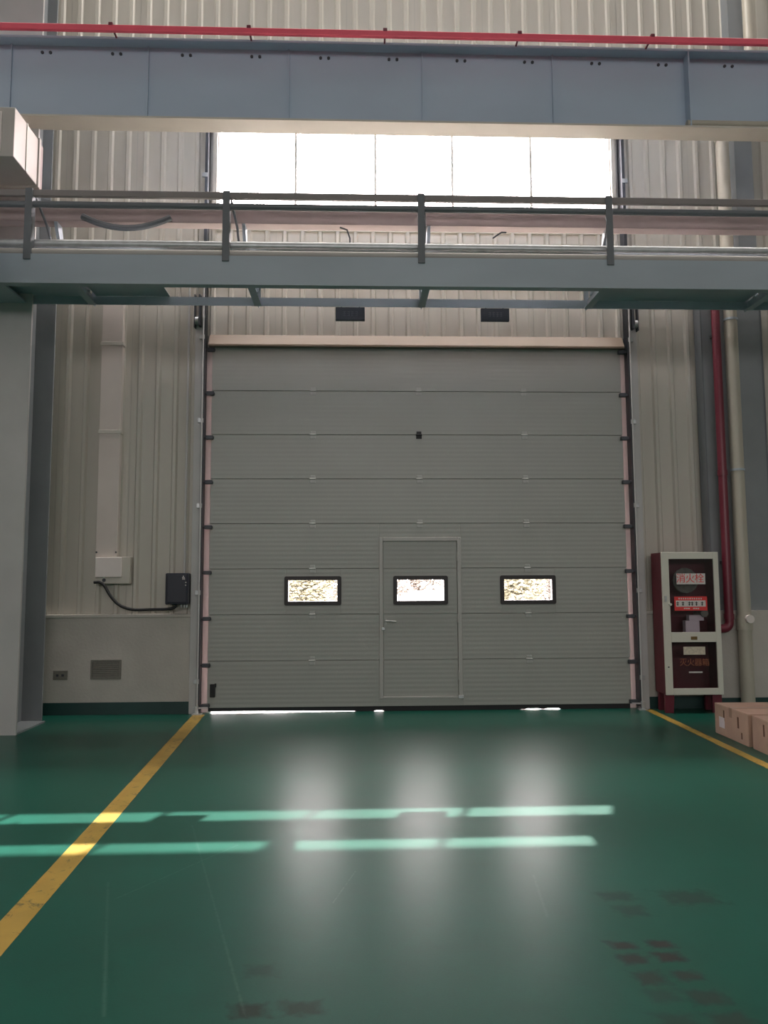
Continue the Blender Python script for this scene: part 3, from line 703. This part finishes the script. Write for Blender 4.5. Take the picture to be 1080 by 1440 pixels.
PY = -.25
p0, p1 = at(1008, 440, PY), at(1023, 872, PY)
rx = (p0.x+p1.x)/2
zel = at(1022, 884, PY).z
fp = empty('fire_pipe', 'dark red vertical pipe ending in an elbow at the fire cabinet', 'pipe')
R_ = .07
pts = [(rx, CY-.002, 4.72)] + [(rx, PY+.11-.11*math.sin(t*math.pi/12), 4.61+.11*math.cos(t*math.pi/12)) for t in range(1, 7)] + [(rx, PY, zel+R_)] + [(rx-R_+R_*math.cos(t*math.pi/16), PY, zel+R_-R_*math.sin(t*math.pi/16)) for t in range(1, 9)] + [(kx1+.002, PY, zel)]
MB().tube(pts, .047, 16).build('pipe_run', 'redpipe', fp, True)
for z in (at(1015, 665, PY).z, zel+.13): MB().cyl((rx, PY, z-.03), (rx, PY, z+.03), .054, 16).build('coupling', 'redpipe', fp, True)
for z in (at(1012, 470, PY).z, 1.6): MB().box(rx-.02, rx+.02, PY, CY, z-.015, z+.015).build('pipe_clamp', 'darksteel', fp)
DYP = -.25
dx0, dx1 = at(1027, 440, DYP).x, at(1050, 950, DYP).x
dxm = (dx0+dx1)/2
tx = at(1053, 20, DYP).x
dp = empty('downpipe', 'thick beige plastic downpipe standing beside the red pipe', 'pipe')
MB().tube([(dxm, DYP, 0.0), (dxm, DYP, 6.55), (dxm+.03, DYP, 6.62), (tx-.03, DYP, 7.08), (tx, DYP, 7.15), (tx, DYP, HZ-.05)], .072, 18).build('pipe_run', 'pvc', dp, True)
MB().cyl((dxm, DYP, at(1045, 886, DYP).z), (dxm, DYP, at(1045, 866, DYP).z), .082, 18).build('access_fitting', 'pvc', dp, True)
zc = at(1050, 870, DYP).z
MB().cyl((dxm+.01, DYP-.06, zc), (dxm+.012, DYP-.11, zc), .045, 16).build('access_cap', 'jamb', dp, True)
for z in (at(1036, 661, DYP).z, at(1030, 450, DYP).z):
    MB().cyl((dxm, DYP, z-.012), (dxm, DYP, z+.012), .078, 18).build('pipe_clamp', 'rack', dp, True)
    MB().box(dxm-.015, dxm+.015, DYP+.06, CY, z-.012, z+.012).build('clamp_arm', 'rack', dp)
for z in (6.48, 7.26): MB().cyl((dxm if z < 6.9 else tx, DYP, z-.05), (dxm if z < 6.9 else tx, DYP, z+.05), .082, 18).build('socket', 'pvc', dp, True)

# ------------------------------------------------------------------ cardboard boxes
def carton(x0, x1, y0, y1, h, label, rz=0.0):
    c = empty('cardboard_box', label, 'box', 'cardboard boxes on the floor', loc=((x0+x1)/2, (y0+y1)/2, 0)); c.rotation_euler.z = rz
    hx, hy_ = (x1-x0)/2, (y1-y0)/2
    MB().box(-hx, hx, -hy_, hy_, 0, h-.006, .004).build('carton_body', 'carton', c)
    for s in (-1, 1):
        MB().box(-hx+.001, hx-.001, min(s*.003, s*hy_), max(s*.003, s*hy_), h-.006, h, .0015).build('top_flap', 'carton', c)
    m = MB(); m.box(-hx-.0015, hx+.0015, -.026, .026, h, h+.0012); m.box(-hx-.0018, -hx-.0003, -.026, .026, h*.70, h+.0012); m.build('tape', 'tape', c)
    m = MB()
    for (a, b_, z0, z1) in ((-.22, -.18, .45, .8), (.17, .20, .5, .85), (-.30, -.27, .15, .35)):
        m.box(-hx-.0016, -hx-.0002, a*hy_*2.2, b_*hy_*2.2, z0*h, z1*h)
    m.build('carton_print', 'cartonprint', c)['kind'] = 'stuff'
    return c, hx, hy_
c, hx, hy_ = carton(2.60, 3.12, -2.03, -1.39, .272, 'brown cardboard box nearer the fire cabinet, with a white label', math.radians(-1.5))
MB().box(-hx-.0022, -hx-.0005, hy_*.38, hy_*.72, .07, .165).build('shipping_label', 'paper', c)
carton(2.585, 3.12, -2.76, -2.09, .272, 'brown cardboard box nearer the viewer at the right edge', math.radians(-2))

# ------------------------------------------------------------------ outside
o = MB().box(-60, 60, .25, 110, -.2, -.004).build('yard', 'yard'); tag(o, 'pale concrete yard seen through the door windows', kind='structure')
cn = empty('sun_block_canopy', 'added sun-blocking canopy outside over the big door, out of view', 'canopy')  # added, unseen: keeps sun through the door windows off the floor
MB().prism([(.20, 4.72), (2.75, 4.60), (2.75, 4.66), (.20, 4.78)], 'X', -3.0, 3.0).build('sun_block_sheet', 'column', cn)
for x in (-2.9, 0, 2.9): MB().tube([(x, .21, 4.45), (x, 2.4, 4.60)], .025, 8).build('sun_block_arm', 'column', cn)
def tree(x, y, h, cr_, lm, label, seed, bush=False):
    rnd = random.Random(seed)
    t = empty('tree' if not bush else 'shrub', label, 'tree' if not bush else 'shrub', 'greenery outside', loc=(x, y, -.004))
    m = MB()
    top = h*.55
    m.tube([(0, 0, 0), (.04*h*.2, .02, top*.5), (0, 0, top)], .022*h+.01, 8)
    for k in range(5):
        an = k*1.257+rnd.random(); m.tube([(0, 0, top*(.45+.1*k)), (cr_*.5*math.cos(an), cr_*.5*math.sin(an), top*(.45+.1*k)+.28*h)], .008*h+.005, 6)
    m.build('trunk', 'bark', t)
    m = MB(); n = 3800
    for i in range(n):
        u = rnd.uniform(-1, 1); an = rnd.uniform(0, 2*math.pi); rr = rnd.random()**.4; q = math.sqrt(1-u*u)
        p = Vector((cr_*rr*q*math.cos(an), cr_*rr*q*math.sin(an), h*.54+h*.46*rr*u))
        s = rnd.uniform(.06, .13)*(h/3)**.4
        R = Matrix.Rotation(rnd.uniform(0, 6.28), 3, 'Z') @ Matrix.Rotation(rnd.uniform(-1.2, 1.2), 3, 'X')
        vv = [m.bm.verts.new(p+R @ Vector(c_)) for c_ in ((-s, 0, 0), (0, -s*.5, .2*s), (s, 0, 0), (0, s*.5, .2*s))]
        m.bm.faces.new(vv)
    f_ = m.build('foliage', lm, t); f_['kind'] = 'stuff'
tree(-4.6, 18.0, 2.6, 1.25, 'leafc', 'russet shrub outside, seen at the left of the left door window', 1, True)
tree(-2.4, 18.4, 2.7, .9, 'leafb', 'yellow-green shrub outside, seen in the middle of the left door window', 2, True)
tree(-1.2, 21.5, 3.2, 1.9, 'leafa', 'olive tree outside, seen at the right of the left door window', 3)
tree(1.9, 24.0, 3.4, 1.7, 'leafc', 'russet tree outside behind the white van', 4)
tree(5.2, 25.2, 3.0, 1.6, 'leafb', 'yellow-green tree outside, seen at the right of the middle door window', 5)
tree(5.0, 19.0, 2.8, 1.15, 'leafb', 'yellow-green shrub outside, seen at the left of the right door window', 6, True)
tree(6.9, 21.5, 2.9, 1.3, 'leafc', 'russet shrub outside, seen at the right of the right door window', 7, True)
o = MB().box(4.0, 9.0, 15.5, 15.7, -.004, .45, .02).build('kerb_wall', 'white'); tag(o, 'low white kerb wall outside below the right door window', 'wall')
vn = empty('van', 'white van parked outside, seen in the middle door window', 'van')
m = MB(); m.prism([(.55, .30), (.55, .80), (.95, 1.02), (1.25, 1.12), (3.1, 1.12), (3.15, .30)], 'Y', 15.4, 17.0); m.build('van_body', 'white', vn)
for x in (1.0, 2.65): MB().cyl((x, 15.38, .30), (x, 15.55, .30), .30, 20).build('wheel', 'tyre', vn)
for x in (1.0, 2.65): MB().cyl((x, 16.85, .30), (x, 17.02, .30), .30, 20).build('wheel', 'tyre', vn)
MB().box(1.05, 1.5, 15.39, 15.4, .80, 1.04).build('side_window', 'glass', vn)
